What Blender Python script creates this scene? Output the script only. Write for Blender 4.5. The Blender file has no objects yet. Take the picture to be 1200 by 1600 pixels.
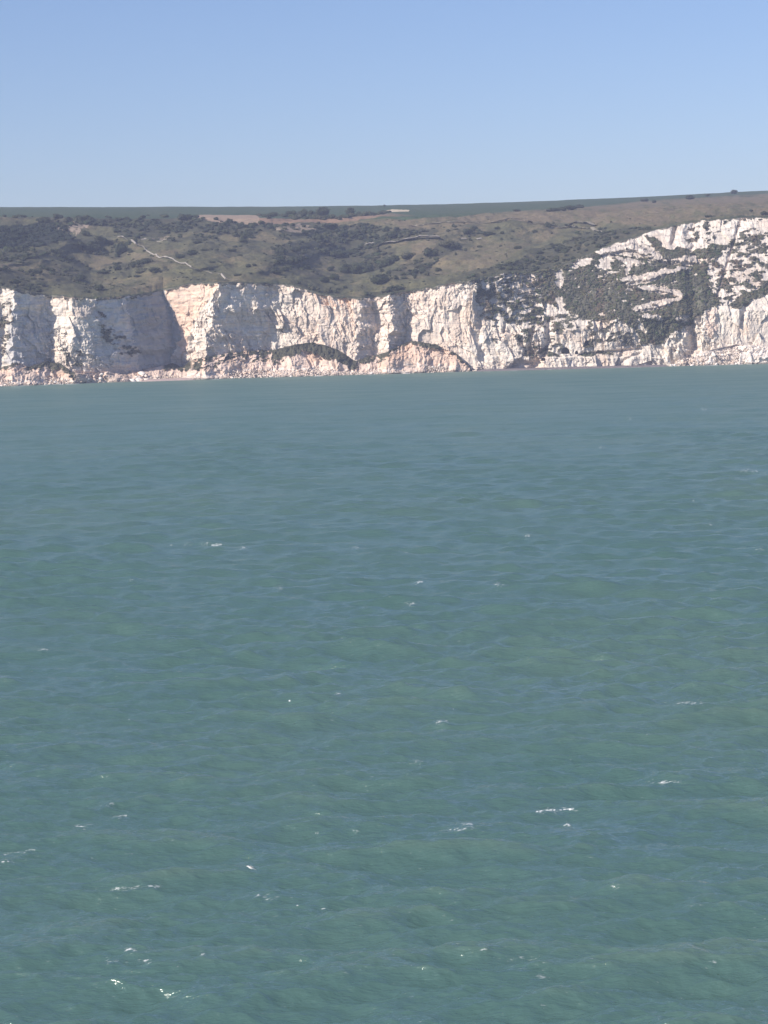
import bpy, math, random
import numpy as np
from mathutils import Matrix, Vector

C = bpy.context.scene.collection
R = math.radians
random.seed(7)
rng = np.random.default_rng(7)

# ------------------------------------------------------------------ camera
F = 3424.0; H = 40.0; HOR = 505.0
PITCH = math.atan((HOR - 800.0) / F) * -1.0 * -1.0      # looking slightly down
ROLL = R(-1.4)
cam = bpy.data.cameras.new('camera'); camo = bpy.data.objects.new('camera', cam); C.objects.link(camo)
cam.sensor_fit = 'HORIZONTAL'; cam.sensor_width = 36.0; cam.lens = 36.0 * F / 1200.0
cam.clip_start = 1.0; cam.clip_end = 60000.0
camo.matrix_world = Matrix.Translation((0, 0, H)) @ Matrix.Rotation(math.pi / 2 + PITCH, 4, 'X') @ Matrix.Rotation(ROLL, 4, 'Z')
bpy.context.scene.camera = camo

# ------------------------------------------------------------------ light
SUN_AZ, SUN_EL = 55.0, 33.0            # degrees left of the viewing axis (behind the camera), elevation
world = bpy.data.worlds.new('World'); bpy.context.scene.world = world; world.use_nodes = True
nt = world.node_tree; nt.nodes.clear()
out = nt.nodes.new('ShaderNodeOutputWorld'); bg = nt.nodes.new('ShaderNodeBackground')
sky = nt.nodes.new('ShaderNodeTexSky'); sky.sky_type = 'NISHITA'; sky.sun_disc = False
sky.sun_elevation = R(SUN_EL)
sx = -math.cos(R(SUN_EL)) * math.sin(R(SUN_AZ)); sy = -math.cos(R(SUN_EL)) * math.cos(R(SUN_AZ)); sz = math.sin(R(SUN_EL))
sky.sun_rotation = math.atan2(sx, sy)
sky.altitude = 0; sky.air_density = 1.0; sky.dust_density = 0.4; sky.ozone_density = 3.0
bg.inputs['Strength'].default_value = 0.076
tn = nt.nodes.new('ShaderNodeVectorMath'); tn.operation = 'MULTIPLY'; tn.inputs[1].default_value = (0.93, 0.95, 1.16)   # white balance of the clear sky
nt.links.new(sky.outputs[0], tn.inputs[0]); nt.links.new(tn.outputs[0], bg.inputs[0]); nt.links.new(bg.outputs[0], out.inputs[0])
sd = bpy.data.lights.new('sun', 'SUN'); sd.energy = 5.0; sd.angle = R(0.5); sd.color = (1.0, 0.91, 0.81)
so = bpy.data.objects.new('sun', sd); C.objects.link(so)
so.rotation_euler = Vector((sx, sy, sz)).to_track_quat('Z', 'Y').to_euler()
sc = bpy.context.scene
sc.view_settings.view_transform = 'Standard'; sc.view_settings.look = 'None'
sc.view_settings.exposure = 0.55; sc.view_settings.gamma = 1.0
HAZE_DENSITY = 0.00011

# ------------------------------------------------------------------ survey helpers
cr, sr = math.cos(ROLL), math.sin(ROLL); cp, sp = math.cos(PITCH), math.sin(PITCH)
def ray(px, py):
    cx = (np.asarray(px, float) - 600.0) / F; cy = (800.0 - np.asarray(py, float)) / F
    x = cx * cr - cy * sr; y = cx * sr + cy * cr
    return x, -y * sp + cp, y * cp + sp
def pos(px, py, Y):
    x, y, z = ray(px, py)
    return x / y * Y, Y * np.ones_like(x), H + z / y * Y
def proj(X, Y, Z):                      # inverse, for a world point
    Zr = np.asarray(Z, float) - H
    y = Y * (-sp) + Zr * cp; d = Y * cp + Zr * sp
    a, b = X / d, y / d
    cx = a * cr + b * sr; cy = -a * sr + b * cr
    return 600.0 + cx * F, 800.0 - cy * F
def row_at(px, Y, Z):                   # image row of height Z at distance Y in column px
    x, y, z = ray(px, 500.0)
    X = x / y * Y
    for _ in range(3):
        p, q = proj(X, Y, Z); X = X + (px - p) * Y / F
    return proj(X, Y, Z)[1]

_tabs = {}
def _tab(seed, n=256):
    if seed not in _tabs: _tabs[seed] = np.random.default_rng(seed + 991).random((n, n)).astype(np.float32)
    return _tabs[seed]
def vn(x, y, seed=0):                   # smooth value noise, -1..1
    t = _tab(seed); xi = np.floor(x).astype(np.int64); yi = np.floor(y).astype(np.int64)
    fx = x - xi; fy = y - yi; fx = fx * fx * (3 - 2 * fx); fy = fy * fy * (3 - 2 * fy)
    a = t[xi & 255, yi & 255]; b = t[(xi + 1) & 255, yi & 255]; c = t[xi & 255, (yi + 1) & 255]; d = t[(xi + 1) & 255, (yi + 1) & 255]
    return (a * (1 - fx) + b * fx) * (1 - fy) * 2 + (c * (1 - fx) + d * fx) * fy * 2 - 1
def fbm(x, y, seed=0, o=4, g=0.5):
    s = 0; a = 1.0; n = 0
    for i in range(o):
        s = s + a * vn(x * 2 ** i + 17.3 * i, y * 2 ** i + 9.1 * i, seed + i); n += a; a *= g
    return s / n * 1.6
def ridged(x, y, seed=0, o=3):
    s = 0; a = 1.0; n = 0
    for i in range(o):
        s = s + a * (1 - 2.2 * np.abs(vn(x * 2 ** i + 5 * i, y * 2 ** i, seed + i))); n += a; a *= 0.5
    return s / n
def facet(x, y, seed=0, tilt=1.0, jit=0.9):   # broken rock: every cell its own tilted plane; returns height and cell value
    A, B, T1, T2, O = (_tab(seed + 50 + k) for k in range(5))
    xi = np.floor(x).astype(np.int64); yi = np.floor(y).astype(np.int64)
    best = np.full(x.shape, 9e9, np.float32); val = np.zeros(x.shape, np.float32); cid = np.zeros(x.shape, np.float32)
    for i in (-1, 0, 1):
        for j in (-1, 0, 1):
            u, w = (xi + i) & 255, (yi + j) & 255
            cx = xi + i + 0.5 + (A[u, w] - 0.5) * jit; cy = yi + j + 0.5 + (B[u, w] - 0.5) * jit
            dx = x - cx; dy = y - cy; d = dx * dx + dy * dy
            m = d < best
            v = (O[u, w] - 0.5) + tilt * ((T1[u, w] - 0.5) * 2 * dx + (T2[u, w] - 0.5) * 2 * dy)
            best = np.where(m, d, best); val = np.where(m, v, val); cid = np.where(m, O[u, w], cid)
    return val, cid, np.sqrt(best)
def inpoly(px, py, poly):
    poly = np.array(poly, float); r = np.zeros(px.shape, bool)
    m = (px >= poly[:, 0].min()) & (px <= poly[:, 0].max()) & (py >= poly[:, 1].min()) & (py <= poly[:, 1].max())
    if not m.any(): return r
    x = px[m]; y = py[m]; c = np.zeros(x.shape, bool); n = len(poly); j = n - 1
    for i in range(n):
        xi, yi = poly[i]; xj, yj = poly[j]
        if yi != yj: c ^= ((yi > y) != (yj > y)) & (x < (xj - xi) * (y - yi) / (yj - yi) + xi)
        j = i
    r[m] = c; return r
def linedist(px, py, pts):
    best = np.full(px.shape, 9e9)
    for (x0, y0), (x1, y1) in zip(pts[:-1], pts[1:]):
        dx, dy = x1 - x0, y1 - y0; t = np.clip(((px - x0) * dx + (py - y0) * dy) / (dx * dx + dy * dy), 0, 1)
        best = np.minimum(best, np.hypot(px - x0 - t * dx, py - y0 - t * dy))
    return best
def sstep(a, b, x):
    t = np.clip((x - a) / (b - a), 0, 1); return t * t * (3 - 2 * t)
def mix(col, rgb, m):
    m = np.clip(m, 0, 1)[..., None]; return col * (1 - m) + np.array(rgb) * m

# ------------------------------------------------------------------ mesh helpers
def mesh_from(name, V, faces, mat, col=None, smooth=True, size=4, parent=None):
    me = bpy.data.meshes.new(name); n = len(V)
    me.vertices.add(n); me.vertices.foreach_set('co', np.ascontiguousarray(V, np.float32).ravel())
    faces = np.ascontiguousarray(faces, np.int32); nf = len(faces); size = faces.shape[1]
    me.loops.add(nf * size); me.loops.foreach_set('vertex_index', faces.ravel())
    me.polygons.add(nf); me.polygons.foreach_set('loop_start', np.arange(0, nf * size, size, dtype=np.int32))
    me.polygons.foreach_set('loop_total', np.full(nf, size, np.int32))
    if smooth: me.polygons.foreach_set('use_smooth', np.ones(nf, bool))
    me.update(calc_edges=True)
    if col is not None:
        a = me.attributes.new('Col', 'FLOAT_COLOR', 'POINT'); c4 = np.ones((n, 4), np.float32); c4[:, :col.shape[1]] = col
        a.data.foreach_set('color', c4.ravel())
    me.materials.append(mat)
    o = bpy.data.objects.new(name, me); C.objects.link(o)
    if parent: o.parent = parent
    return o
def grid_faces(nr, nc):
    i = np.arange(nr * nc).reshape(nr, nc)
    return np.stack([i[:-1, :-1], i[:-1, 1:], i[1:, 1:], i[1:, :-1]], -1).reshape(-1, 4)
def tag(o, label=None, cat=None, group=None, kind=None):
    for k, v in (('label', label), ('category', cat), ('group', group), ('kind', kind)):
        if v: o[k] = v
    return o

# ------------------------------------------------------------------ materials
def mat_new(name):
    m = bpy.data.materials.new(name); m.use_nodes = True; t = m.node_tree; t.nodes.clear()
    o = t.nodes.new('ShaderNodeOutputMaterial'); b = t.nodes.new('ShaderNodeBsdfPrincipled'); t.links.new(b.outputs[0], o.inputs[0])
    return m, t, b
def noise(t, scale, detail=3, rough=0.6, vec=None, stretch=None):
    n = t.nodes.new('ShaderNodeTexNoise'); n.inputs['Scale'].default_value = scale; n.inputs['Detail'].default_value = detail
    n.inputs['Roughness'].default_value = rough
    g = t.nodes.new('ShaderNodeNewGeometry'); src = g.outputs['Position']
    if stretch:
        mp = t.nodes.new('ShaderNodeMapping'); mp.inputs['Scale'].default_value = stretch[:3]
        if len(stretch) > 3: mp.inputs['Rotation'].default_value = (0, 0, R(stretch[3]))
        t.links.new(src, mp.inputs['Vector']); src = mp.outputs[0]
    t.links.new(src, n.inputs['Vector']); return n
def ground_mat(name, s1, amp, bump_s, bump_d, rough=0.95, stretch=None, attr=True, rgb=(0.5, 0.5, 0.5)):
    m, t, b = mat_new(name)
    n = noise(t, s1, 4, 0.65, stretch=stretch)
    mr = t.nodes.new('ShaderNodeMapRange'); mr.inputs[1].default_value = 0.3; mr.inputs[2].default_value = 0.7
    mr.inputs[3].default_value = 1 - amp; mr.inputs[4].default_value = 1 + amp
    t.links.new(n.outputs['Fac'], mr.inputs[0])
    vm = t.nodes.new('ShaderNodeVectorMath'); vm.operation = 'SCALE'
    if attr:
        a = t.nodes.new('ShaderNodeAttribute'); a.attribute_name = 'Col'; t.links.new(a.outputs['Color'], vm.inputs[0])
    else: vm.inputs[0].default_value = rgb
    t.links.new(mr.outputs[0], vm.inputs['Scale']); t.links.new(vm.outputs[0], b.inputs['Base Color'])
    b.inputs['Roughness'].default_value = rough; b.inputs['Specular IOR Level'].default_value = 0.15
    if bump_d:
        n2 = noise(t, bump_s, 4, 0.7); bp = t.nodes.new('ShaderNodeBump'); bp.inputs['Distance'].default_value = bump_d; bp.inputs['Strength'].default_value = 1.0
        t.links.new(n2.outputs['Fac'], bp.inputs['Height']); t.links.new(bp.outputs[0], b.inputs['Normal'])
    return m
M_chalk = ground_mat('chalk', 0.35, 0.10, 0.9, 0.5)
M_hill = ground_mat('downland', 0.25, 0.28, 0.6, 0.6)
M_leaf = ground_mat('scrub_leaves', 0.5, 0.35, 1.0, 0.0)
M_rock = ground_mat('chalk_rock', 0.6, 0.16, 1.5, 0.25)
M_shingle = ground_mat('shingle', 1.2, 0.3, 2.5, 0.15, attr=False, rgb=(0.17, 0.15, 0.15))
M_track = ground_mat('chalk_track', 0.4, 0.2, 1.0, 0.0, attr=False, rgb=(0.31, 0.28, 0.24))
M_faint = ground_mat('worn_track', 0.4, 0.25, 1.0, 0.0, attr=False, rgb=(0.27, 0.24, 0.18))

# ------------------------------------------------------------------ survey curves (column -> row)
def crv(pts): 
    a = np.array(pts, float); return lambda x: np.interp(x, a[:, 0], a[:, 1])
EDGE = crv([(-420, 452), (-200, 444), (0, 447), (75, 461), (140, 466), (190, 463), (225, 459), (255, 452), (275, 448), (300, 442), (350, 441), (420, 442.5),
            (455, 444.5), (475, 450), (490, 455.5), (505, 460), (520, 461.5), (550, 466), (575, 464), (600, 461), (640, 454), (680, 447), (710, 441), (745, 436),
            (770, 430), (790, 425), (831, 427), (860, 421), (885, 411), (900, 405), (935, 390), (960, 379), (990, 370), (1005, 365), (1020, 360), (1040, 355),
            (1070, 349), (1100, 344), (1150, 341), (1200, 339), (1400, 334), (1620, 330)])
SKYL = crv([(-420, 326), (0, 323.5), (420, 323), (560, 321.5), (700, 319), (900, 312), (1000, 308), (1100, 302.5), (1150, 300), (1200, 298), (1400, 290), (1620, 284)])
SH = crv([(-420, 1590), (0, 1630), (140, 1672), (300, 1699), (600, 1729), (740, 1748), (900, 1752), (1200, 1765), (1620, 1790)])
TAL = crv([(-420, 572), (-100, 566), (0, 574), (25, 566), (45, 573), (75, 564), (95, 568), (112, 581), (140, 586), (160, 580), (200, 585), (240, 574), (270, 567), (285, 572),
           (300, 562), (340, 553), (380, 548), (425, 545), (440, 543), (465, 537), (490, 534), (525, 543), (545, 557), (556, 563), (575, 557), (600, 551), (622, 540), (645, 531),
           (680, 537), (715, 553), (728, 567), (738, 580), (745, 590), (1035, 590), (1048, 576), (1060, 562), (1100, 549), (1150, 537), (1200, 541), (1400, 550), (1620, 545)])
# rock face: (column at the top, column at the foot, distance)
KN = [(-420, -420, 1640), (-300, -290, 1626), (-250, -250, 1650), (-170, -160, 1640), (-120, -115, 1662), (-40, -30, 1655), (0, 0, 1668), (22, 18, 1661), (76, 80, 1686), (86, 90, 1680), (110, 112, 1673), (126, 128, 1677), (142, 140, 1680), (186, 186, 1698), (252, 281, 1746),
      (258, 287, 1743), (346, 306, 1724), (372, 345, 1735), (440, 402, 1755), (470, 452, 1753), (562, 558, 1751), (588, 584, 1763), (596, 590, 1761), (612, 608, 1753), (638, 634, 1767), (652, 648, 1764), (742, 742, 1757),
      (750, 752, 1760), (800, 800, 1762), (870, 870, 1764), (1000, 1000, 1769), (1068, 1072, 1772), (1080, 1082, 1778), (1092, 1094, 1775), (1200, 1200, 1778), (1400, 1390, 1790), (1620, 1620, 1795)]
kt = np.array([k[0] for k in KN], float); kb = np.array([k[1] for k in KN], float); kd = np.array([k[2] for k in KN], float)
B1 = crv([(-420, 9), (700, 9), (760, 12), (900, 12), (1620, 14)])
B2 = crv([(740, 0), (800, 22), (870, 45), (950, 62), (1050, 66), (1200, 62), (1620, 60)])
def face_macro(px, py, v):
    # interpolate the profile between its foot and its top position
    D0 = np.interp(px, kb, kd); D1 = np.interp(px, kt, kd)
    px = px + (5.5 * fbm(px / 55, py / 15, 701, 3) + 2.0 * fbm(px / 9, py / 5, 705, 2)) * np.ones_like(v)
    sh = np.interp(px, (kt + kb) / 2, kt - kb)        # local lean
    D = np.interp(px - sh * (v - 0.5), (kt + kb) / 2, kd)
    return D + B1(px) * v + B2(px) * np.clip((v - 0.38) / 0.62, 0, 1)

VEG = [  # (polygon, cover)
 ([(845,418),(890,416),(900,417),(925,413),(940,418),(960,425),(975,445),(1000,458),(985,480),(990,500),(1000,515),(1035,520),(1038,537),(1000,538),(995,520),(980,505),(960,500),(940,502),(915,497),(895,490),(870,480),(850,472),(838,470),(832,440)], 0.84),
 ([(1085,408),(1105,408),(1108,425),(1105,450),(1120,460),(1130,470),(1115,480),(1085,495),(1078,508),(1060,515),(1040,522),(1000,500),(1035,500),(1040,485),(1070,465),(1070,450),(1045,445),(1020,440),(1075,420)], 0.9),
 ([(960,425),(1000,420),(1040,440),(1080,450),(1085,500),(1035,530),(990,500),(975,470)], 0.88),
 ([(960,385),(1090,400),(1095,430),(1060,440),(960,440),(940,400)], 0.8),
 ([(1008,366),(1022,370),(1040,388),(1060,384),(1080,392),(1105,386),(1115,378),(1130,385),(1125,402),(1095,404),(1060,401),(1040,399),(1022,388)], 0.93),
 ([(1136,478),(1165,460),(1200,443),(1230,430),(1230,455),(1180,466),(1160,482),(1140,484)], 0.95),
 ([(1106,382),(1150,372),(1230,360),(1230,445),(1165,465),(1125,475),(1106,468)], 0.52),
 ([(742,440),(770,428),(830,422),(848,470),(850,490),(870,500),(880,520),(850,512),(800,500),(770,502),(750,494)], 0.52),
 ([(830,420),(890,405),(930,395),(945,400),(930,418),(880,425),(840,430)], 0.9),
 ([(790,500),(870,492),(900,508),(870,530),(882,545),(850,552),(828,562),(812,540)], 0.42),
 ([(870,480),(960,498),(1000,520),(995,540),(900,535),(870,515)], 0.33),
 ([(912,536),(920,529),(925,540),(913,542)], 1.0), ([(856,549),(872,549),(874,556),(856,556)], 1.0), ([(905,553),(935,549),(960,551),(960,554),(905,556)], 1.0),
 ([(1070,346),(1240,342),(1240,372),(1106,384),(1070,385)], 0.22), ([(960,382),(1000,378),(1026,390),(1026,396),(1000,388),(970,384)], 0.45),
 ([(146,480),(160,492),(185,518),(214,543),(220,556),(190,555),(165,532),(150,500)], 0.38), ([(150,463),(212,461),(214,466),(150,472)], 0.55),
 ([(0,478),(16,470),(20,500),(6,560),(0,560)], 0.3), ([(95,545),(125,545),(130,570),(105,575)], 0.35), ([(745,505),(800,505),(790,560),(770,565)], 0.08),
]
CHALK = [
 [(936,392),(950,384),(975,377),(985,371),(992,368),(998,377),(1024,393),(1035,401),(1037,405),(1060,402),(1075,399),(1090,400),(1093,405),(1080,416),(1065,413),(1040,411),(1010,406),(985,400),(960,398),(940,396)],
 [(1008,364),(1022,360),(1030,368),(1046,390),(1050,391),(1062,376),(1060,349),(1020,352),(1005,361)],
 [(940,397),(958,398),(968,402),(1008,408),(1008,413),(990,412),(983,425),(980,432),(975,425),(978,413),(965,405),(955,410),(955,421),(942,420),(945,410)],
 [(970,437),(985,428),(1000,431),(1020,424),(1040,420),(1075,415),(1078,418),(1050,428),(1035,433),(1020,442),(1000,444),(985,446),(975,441)],
 [(992,448),(1010,446),(1035,446),(1055,452),(1071,461),(1065,464),(1045,461),(1030,459),(1010,455)],
 [(987,482),(1000,478),(1015,471),(1040,465),(1068,463),(1050,475),(1030,482),(1010,487),(990,486)],
 [(995,491),(1010,490),(1030,493),(1038,502),(1020,500),(1005,497)],
 [(1052,496),(1075,492),(1079,491),(1076,505),(1055,502)],
 [(885,415),(905,405),(922,402),(924,412),(905,418),(890,421)],
 [(868,425),(878,420),(882,440),(874,452),(868,445)], [(868,465),(880,462),(882,485),(870,485)],
 [(775,430),(800,424),(830,427),(820,431),(790,432)], [(805,440),(815,436),(808,470),(803,470)],
]
BUMPS = [  # zigzag banks: (line of the crest, half width px, how far it stands out m)
 ([(938,393),(985,386),(1030,402),(1085,406)], 7, 5.0), ([(972,438),(1010,434),(1045,424),(1076,417)], 6, 4.0),
 ([(994,450),(1035,452),(1068,461)], 5, 3.5), ([(990,483),(1030,476),(1066,465)], 5, 3.5), ([(996,493),(1034,498)], 4, 3.0), ([(1054,499),(1076,497)], 5, 3.0),
]
GROOVES = [  # (line, half width px, depth m)
 ([(1159,338),(1152,360),(1142,392),(1130,432),(1120,466)], 2.2, 2.2), ([(955,398.5),(1000,405),(1040,412),(1080,418)], 1.4, 2.5),
 ([(858,500),(857,535),(848,555),(832,576)], 5, 7), ([(812,530),(822,548),(820,556)], 3.5, 5), ([(828,545),(838,556)], 4, 4), ([(1051,380),(1056,352)], 3.5, 6),
 ([(1080,510),(1083,525),(1084,543)], 6, 7), ([(1057,532),(1056,548)], 3, 4), ([(905,554),(950,550),(1000,545)], 2.0, 3), ([(1037,490),(1038,540)], 1.5, 1.5),
 ([(790,470),(792,500),(786,520)], 2.5, 3), ([(1035,545),(1048,562),(1060,570)], 3, 3), ([(1160,500),(1164,482),(1168,476)], 3.5, 3), ([(740,440),(744,480),(750,510)], 3, 2.5),
 ([(970,566),(985,558),(1000,552)], 2, 2), ([(800,572),(812,566),(830,568)], 4, 4),
]
HOLES = [(883.5, 551, 6.5, 8), (901, 551.5, 2.3, 3.0), (849, 562, 3.2, 3.4), (917, 538, 4, 6), (846, 497, 1.5, 2)]

px_cols = np.concatenate([np.arange(-420, -24, 2.4), np.arange(-24, 1224, 0.62), np.arange(1224, 1622, 2.4)])
NC = len(px_cols)

# ------------------------------------------------------------------ cliff
NR = 400
P = np.broadcast_to(px_cols, (NR, NC)).copy()
edge = EDGE(px_cols) + 0.9 * fbm(px_cols / 9, px_cols * 0, 3, 4, 0.7)
foot = row_at(px_cols, np.interp(px_cols, kb, kd), -3.0)
vv = np.linspace(0, 1, NR)[:, None]
Q = foot + (edge - foot) * vv
Dm = face_macro(P, Q, vv)
X0, _, Z0 = pos(P, Q, 1750.0)
lean = 0.12
xw = X0 + 4 * fbm(X0 / 30, Z0 / 45, 5, 3) + Z0 * lean; zw = Z0 + 3 * fbm(X0 / 25, Z0 / 25, 9, 3)
# vegetation cover
wx = P + 5 * fbm(P / 9, Q / 9, 31, 4, 0.6); wy = Q + 3.5 * fbm(P / 9, Q / 8, 35, 4, 0.6)
fleck = fbm(P / 10 + Q / 30, Q / 5.6, 41, 4, 0.62)
veg = np.zeros(P.shape); dirt = np.zeros(P.shape)
for poly, cov in VEG:
    m = inpoly(wx, wy, poly)
    thr = np.interp(cov, [0, 0.1, 0.3, 0.5, 0.7, 0.9, 1.0], [1.5, 0.62, 0.28, 0.0, -0.28, -0.72, -2.0])
    veg = np.where(m, np.maximum(veg, sstep(thr - 0.05, thr + 0.05, fleck)), veg); dirt = np.where(m, np.maximum(dirt, sstep(thr - 0.75, thr, fleck)), dirt)
wx2 = P + 2.2 * fbm(P / 5, Q / 5, 61, 3, 0.6); wy2 = Q + 2.0 * fbm(P / 5, Q / 4, 65, 3, 0.6)
for poly in CHALK:
    m = inpoly(wx2, wy2, poly); veg = np.where(m, veg * (fleck > 0.75), veg)
topfr = (Q - edge)
veg = np.maximum(veg, sstep(2.6, 1.0, topfr + 2.2 * fbm(P / 6, Q / 6, 71, 3) - 1.2 * (P < 860)))
upper = sstep(0.3, 0.55, vv) * sstep(780, 860, P)
rel = np.zeros(P.shape); calmf0 = 0.3 + 0.85 * sstep(-0.4, 0.5, fbm(X0 / 20, Z0 / 16, 19, 3))
flute = ridged(xw / 9.0, zw / 42.0, 11, 3); rel += -1.9 * flute * (0.6 + 0.6 * fbm(xw / 40, zw / 50, 13, 2))
f1, c1, _ = facet(xw / 9.0, zw / 17.0, 100, 1.1); rel += 3.1 * f1
f2, c2, _ = facet(xw / 3.8 + 0.3 * zw / 6, zw / 6.5, 110, 1.2); rel += 1.6 * f2 * calmf0
f3, c3, _ = facet(xw / 1.7, zw / 2.2, 120, 1.3); rel += 0.8 * f3 * calmf0
rel += 1.5 * fbm(xw / 5, zw / 11, 15, 5, 0.58)
strong = np.interp(P, [-420, 300, 345, 450, 560, 640, 745, 800, 1040, 1080, 1620], [0.9, 0.7, 1.15, 1.0, 0.8, 0.8, 0.75, 1.0, 1.0, 0.9, 0.9])
strong = np.where(inpoly(P, Q, [(255, 440), (345, 440), (300, 520), (285, 520)]), 0.45, strong)
strong = np.where(inpoly(P, Q, [(150, 470), (255, 455), (282, 520), (260, 570), (190, 560)]), 0.33, strong)
rel *= strong * (1 - 0.55 * upper) * (0.72 + 0.55 * sstep(-0.5, 0.7, fbm(X0 / 26, Z0 / 22, 17, 3)))
leafy = fbm(P / 5, Q / 4.5, 81, 4, 0.65)
rel = rel * (1 - 0.6 * veg) - veg * (1.2 + 1.6 * leafy)
for ln, w, d in GROOVES: rel += d * np.exp(-(linedist(P + 1.5 * fbm(P / 6, Q / 6, 91, 2), Q, ln) / w) ** 2)
for ln, w, d in BUMPS:
    dd = linedist(wx2, wy2, ln); rel -= d * sstep(w, w * 0.35, dd)
for hx, hy, rx, ry in HOLES:
    m = ((P - hx) / rx) ** 2 + (np.minimum(Q - hy, 0) / ry) ** 2 < 1; m &= (Q - hy) < 1.8
    rel = np.where(m, rel * 0 + 9.0, rel)
# a shelf of harder chalk runs along the foot right of the big cone
shelf = sstep(745, 760, P) * sstep(1050, 1030, P) * sstep(556, 558, Q + 1.5 * fbm(P / 20, Q * 0, 95, 2)); rel -= 3.0 * shelf
rel *= sstep(0, 3.0, topfr) * 0.85 + 0.15
YC = Dm + rel
Xc, Yc, Zc = pos(P, Q, YC)
col = np.ones(P.shape + (3,)) * np.array([0.69, 0.615, 0.53])
col *= (1 + 0.09 * fbm(xw / 14, zw / 20, 201, 4)[..., None])
streak = fbm(xw / 1.6, zw / 22, 205, 4, 0.6)
col = mix(col, (0.50, 0.45, 0.40), 0.35 * sstep(0.1, 0.9, streak))
col = mix(col, (0.66, 0.50, 0.38), 0.45 * sstep(0.05, 0.8, fbm(xw / 18, zw / 14, 211, 4)))
col = mix(col, (0.74, 0.50, 0.36), 0.65 * inpoly(wx, wy, [(255, 440), (345, 440), (300, 505), (285, 560), (262, 480)]))
col = mix(col, (0.42, 0.44, 0.46), 0.35 * inpoly(wx, wy, [(142, 452), (200, 452), (225, 582), (150, 582)]))  # left part of the hollow: weaker shade mixed into the chalk colour
col = mix(col, (0.25, 0.27, 0.29), 0.8 * inpoly(wx, wy, [(196, 455), (256, 450), (284, 520), (262, 578), (222, 582), (212, 545)]))  # shadow of the hollow painted dark and cool into the chalk colour
col = mix(col, (0.42, 0.43, 0.45), 0.6 * inpoly(wx, wy, [(16, 480), (76, 490), (82, 570), (10, 570)]))  # shade of the far left recess painted into the chalk colour
col = mix(col, (0.66, 0.34, 0.19), 0.75 * inpoly(wx, wy, [(482, 455), (575, 460), (560, 472), (520, 480), (500, 474)]) * sstep(-0.5, 0.5, streak))
col = mix(col, (0.72, 0.56, 0.45), 0.4 * sstep(440, 480, P) * sstep(760, 700, P))
col = mix(col, (0.72, 0.50, 0.36), 0.5 * inpoly(wx, wy, [(500, 470), (560, 470), (560, 540), (520, 530)]) * sstep(-0.3, 0.6, streak))
col = mix(col, (0.62, 0.45, 0.36), 0.5 * sstep(565, 590, Q + 8 * fbm(P / 14, Q / 14, 215, 3)) * (P < 760))
col = mix(col, (0.66, 0.47, 0.37), 0.5 * inpoly(wx, wy, [(1105, 490), (1120, 480), (1125, 510), (1112, 530), (1102, 520)]))
col = mix(col, (0.40, 0.37, 0.34), 0.35 * sstep(0.25, 0.6, fbm(P / 4.5, Q / 3.2, 221, 4, 0.65)))
bank = np.zeros(P.shape, bool)
for poly in CHALK[:8]: bank |= inpoly(P, Q, poly)
col = mix(col, (0.42, 0.37, 0.33), 0.85 * bank * sstep(-0.6, 0.6, fbm(P / 6, Q / 3, 225, 4)))
col = mix(col, (0.33, 0.29, 0.25), 0.62 * dirt * sstep(-0.5, 0.5, fbm(P / 3, Q / 3, 223, 3)))
flint = (np.sin(Z0 * 1.35 + 0.8 * fbm(X0 / 40, Z0 / 40, 230, 2)) > 0.93) & (vn(X0 / 9, Z0 / 3, 233) > 0.05)
col = mix(col, (0.33, 0.30, 0.28), 0.5 * flint)
col *= (0.95 + 0.09 * (c2 - 0.5) * 2)[..., None]
vcol = np.array([0.095, 0.092, 0.068]) * (1 + 0.45 * fbm(P / 12, Q / 12, 241, 4)[..., None])
vcol = mix(vcol, (0.115, 0.082, 0.06), 0.75 * sstep(0.2, 0.8, fbm(P / 20, Q / 26, 245, 3)))
col = col * (1 - veg[..., None]) + vcol * veg[..., None]
dark = np.exp(-(linedist(P, Q, GROOVES[0][0]) / 1.6) ** 2); col = mix(col, (0.17, 0.13, 0.12), 0.8 * dark)
for hx, hy, rx, ry in HOLES:
    m = (((P - hx) / rx) ** 2 + (np.minimum(Q - hy, 0) / ry) ** 2 < 1) & ((Q - hy) < 1.8); col = mix(col, (0.12, 0.10, 0.09), 0.85 * m)  # darkness inside the holes also put into the colour
wet = sstep(2.2, 0.4, Zc); col = mix(col, (0.20, 0.19, 0.17), 0.7 * wet)
V = np.stack([Xc, Yc, Zc], -1).reshape(-1, 3)
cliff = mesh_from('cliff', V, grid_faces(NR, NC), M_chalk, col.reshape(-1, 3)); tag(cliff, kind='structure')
top_row = np.stack([Xc[-1], Yc[-1], Zc[-1]], -1); top_Y = YC[-1].copy(); top_Q = Q[-1].copy()

# ------------------------------------------------------------------ hillside
NH = 330
sky_r = SKYL(px_cols) + 0.15 * fbm(px_cols / 25, px_cols * 0, 301, 3)
smoothD = np.interp(px_cols, [-420, 0, 255, 440, 700, 900, 1050, 1620], [1650, 1675, 1735, 1770, 1770, 1815, 1850, 1870])
u = np.linspace(0, 1, NH)[:, None]
HP = np.broadcast_to(px_cols, (NH, NC)).copy(); eS = EDGE(px_cols); HQ = eS + (sky_r - eS) * u + (top_Q - eS) * sstep(0.02, 0, u)
brk = np.clip(1 - 17.0 / (eS - sky_r), 0.35, 0.95)
rise = np.where(u < brk, 430 * np.clip(u / brk, 0, 1) ** 1.12, 430 + 760 * (np.clip((u - brk) / (1 - brk), 0, 1)) ** 1.05)
bl = sstep(0, 0.2, u)
macE = face_macro(px_cols, top_Q, 1.0); b1_ = sstep(0, 0.025, u)
HY = (top_Y * (1 - b1_) + macE * b1_) * (1 - bl) + smoothD * bl + rise
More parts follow.
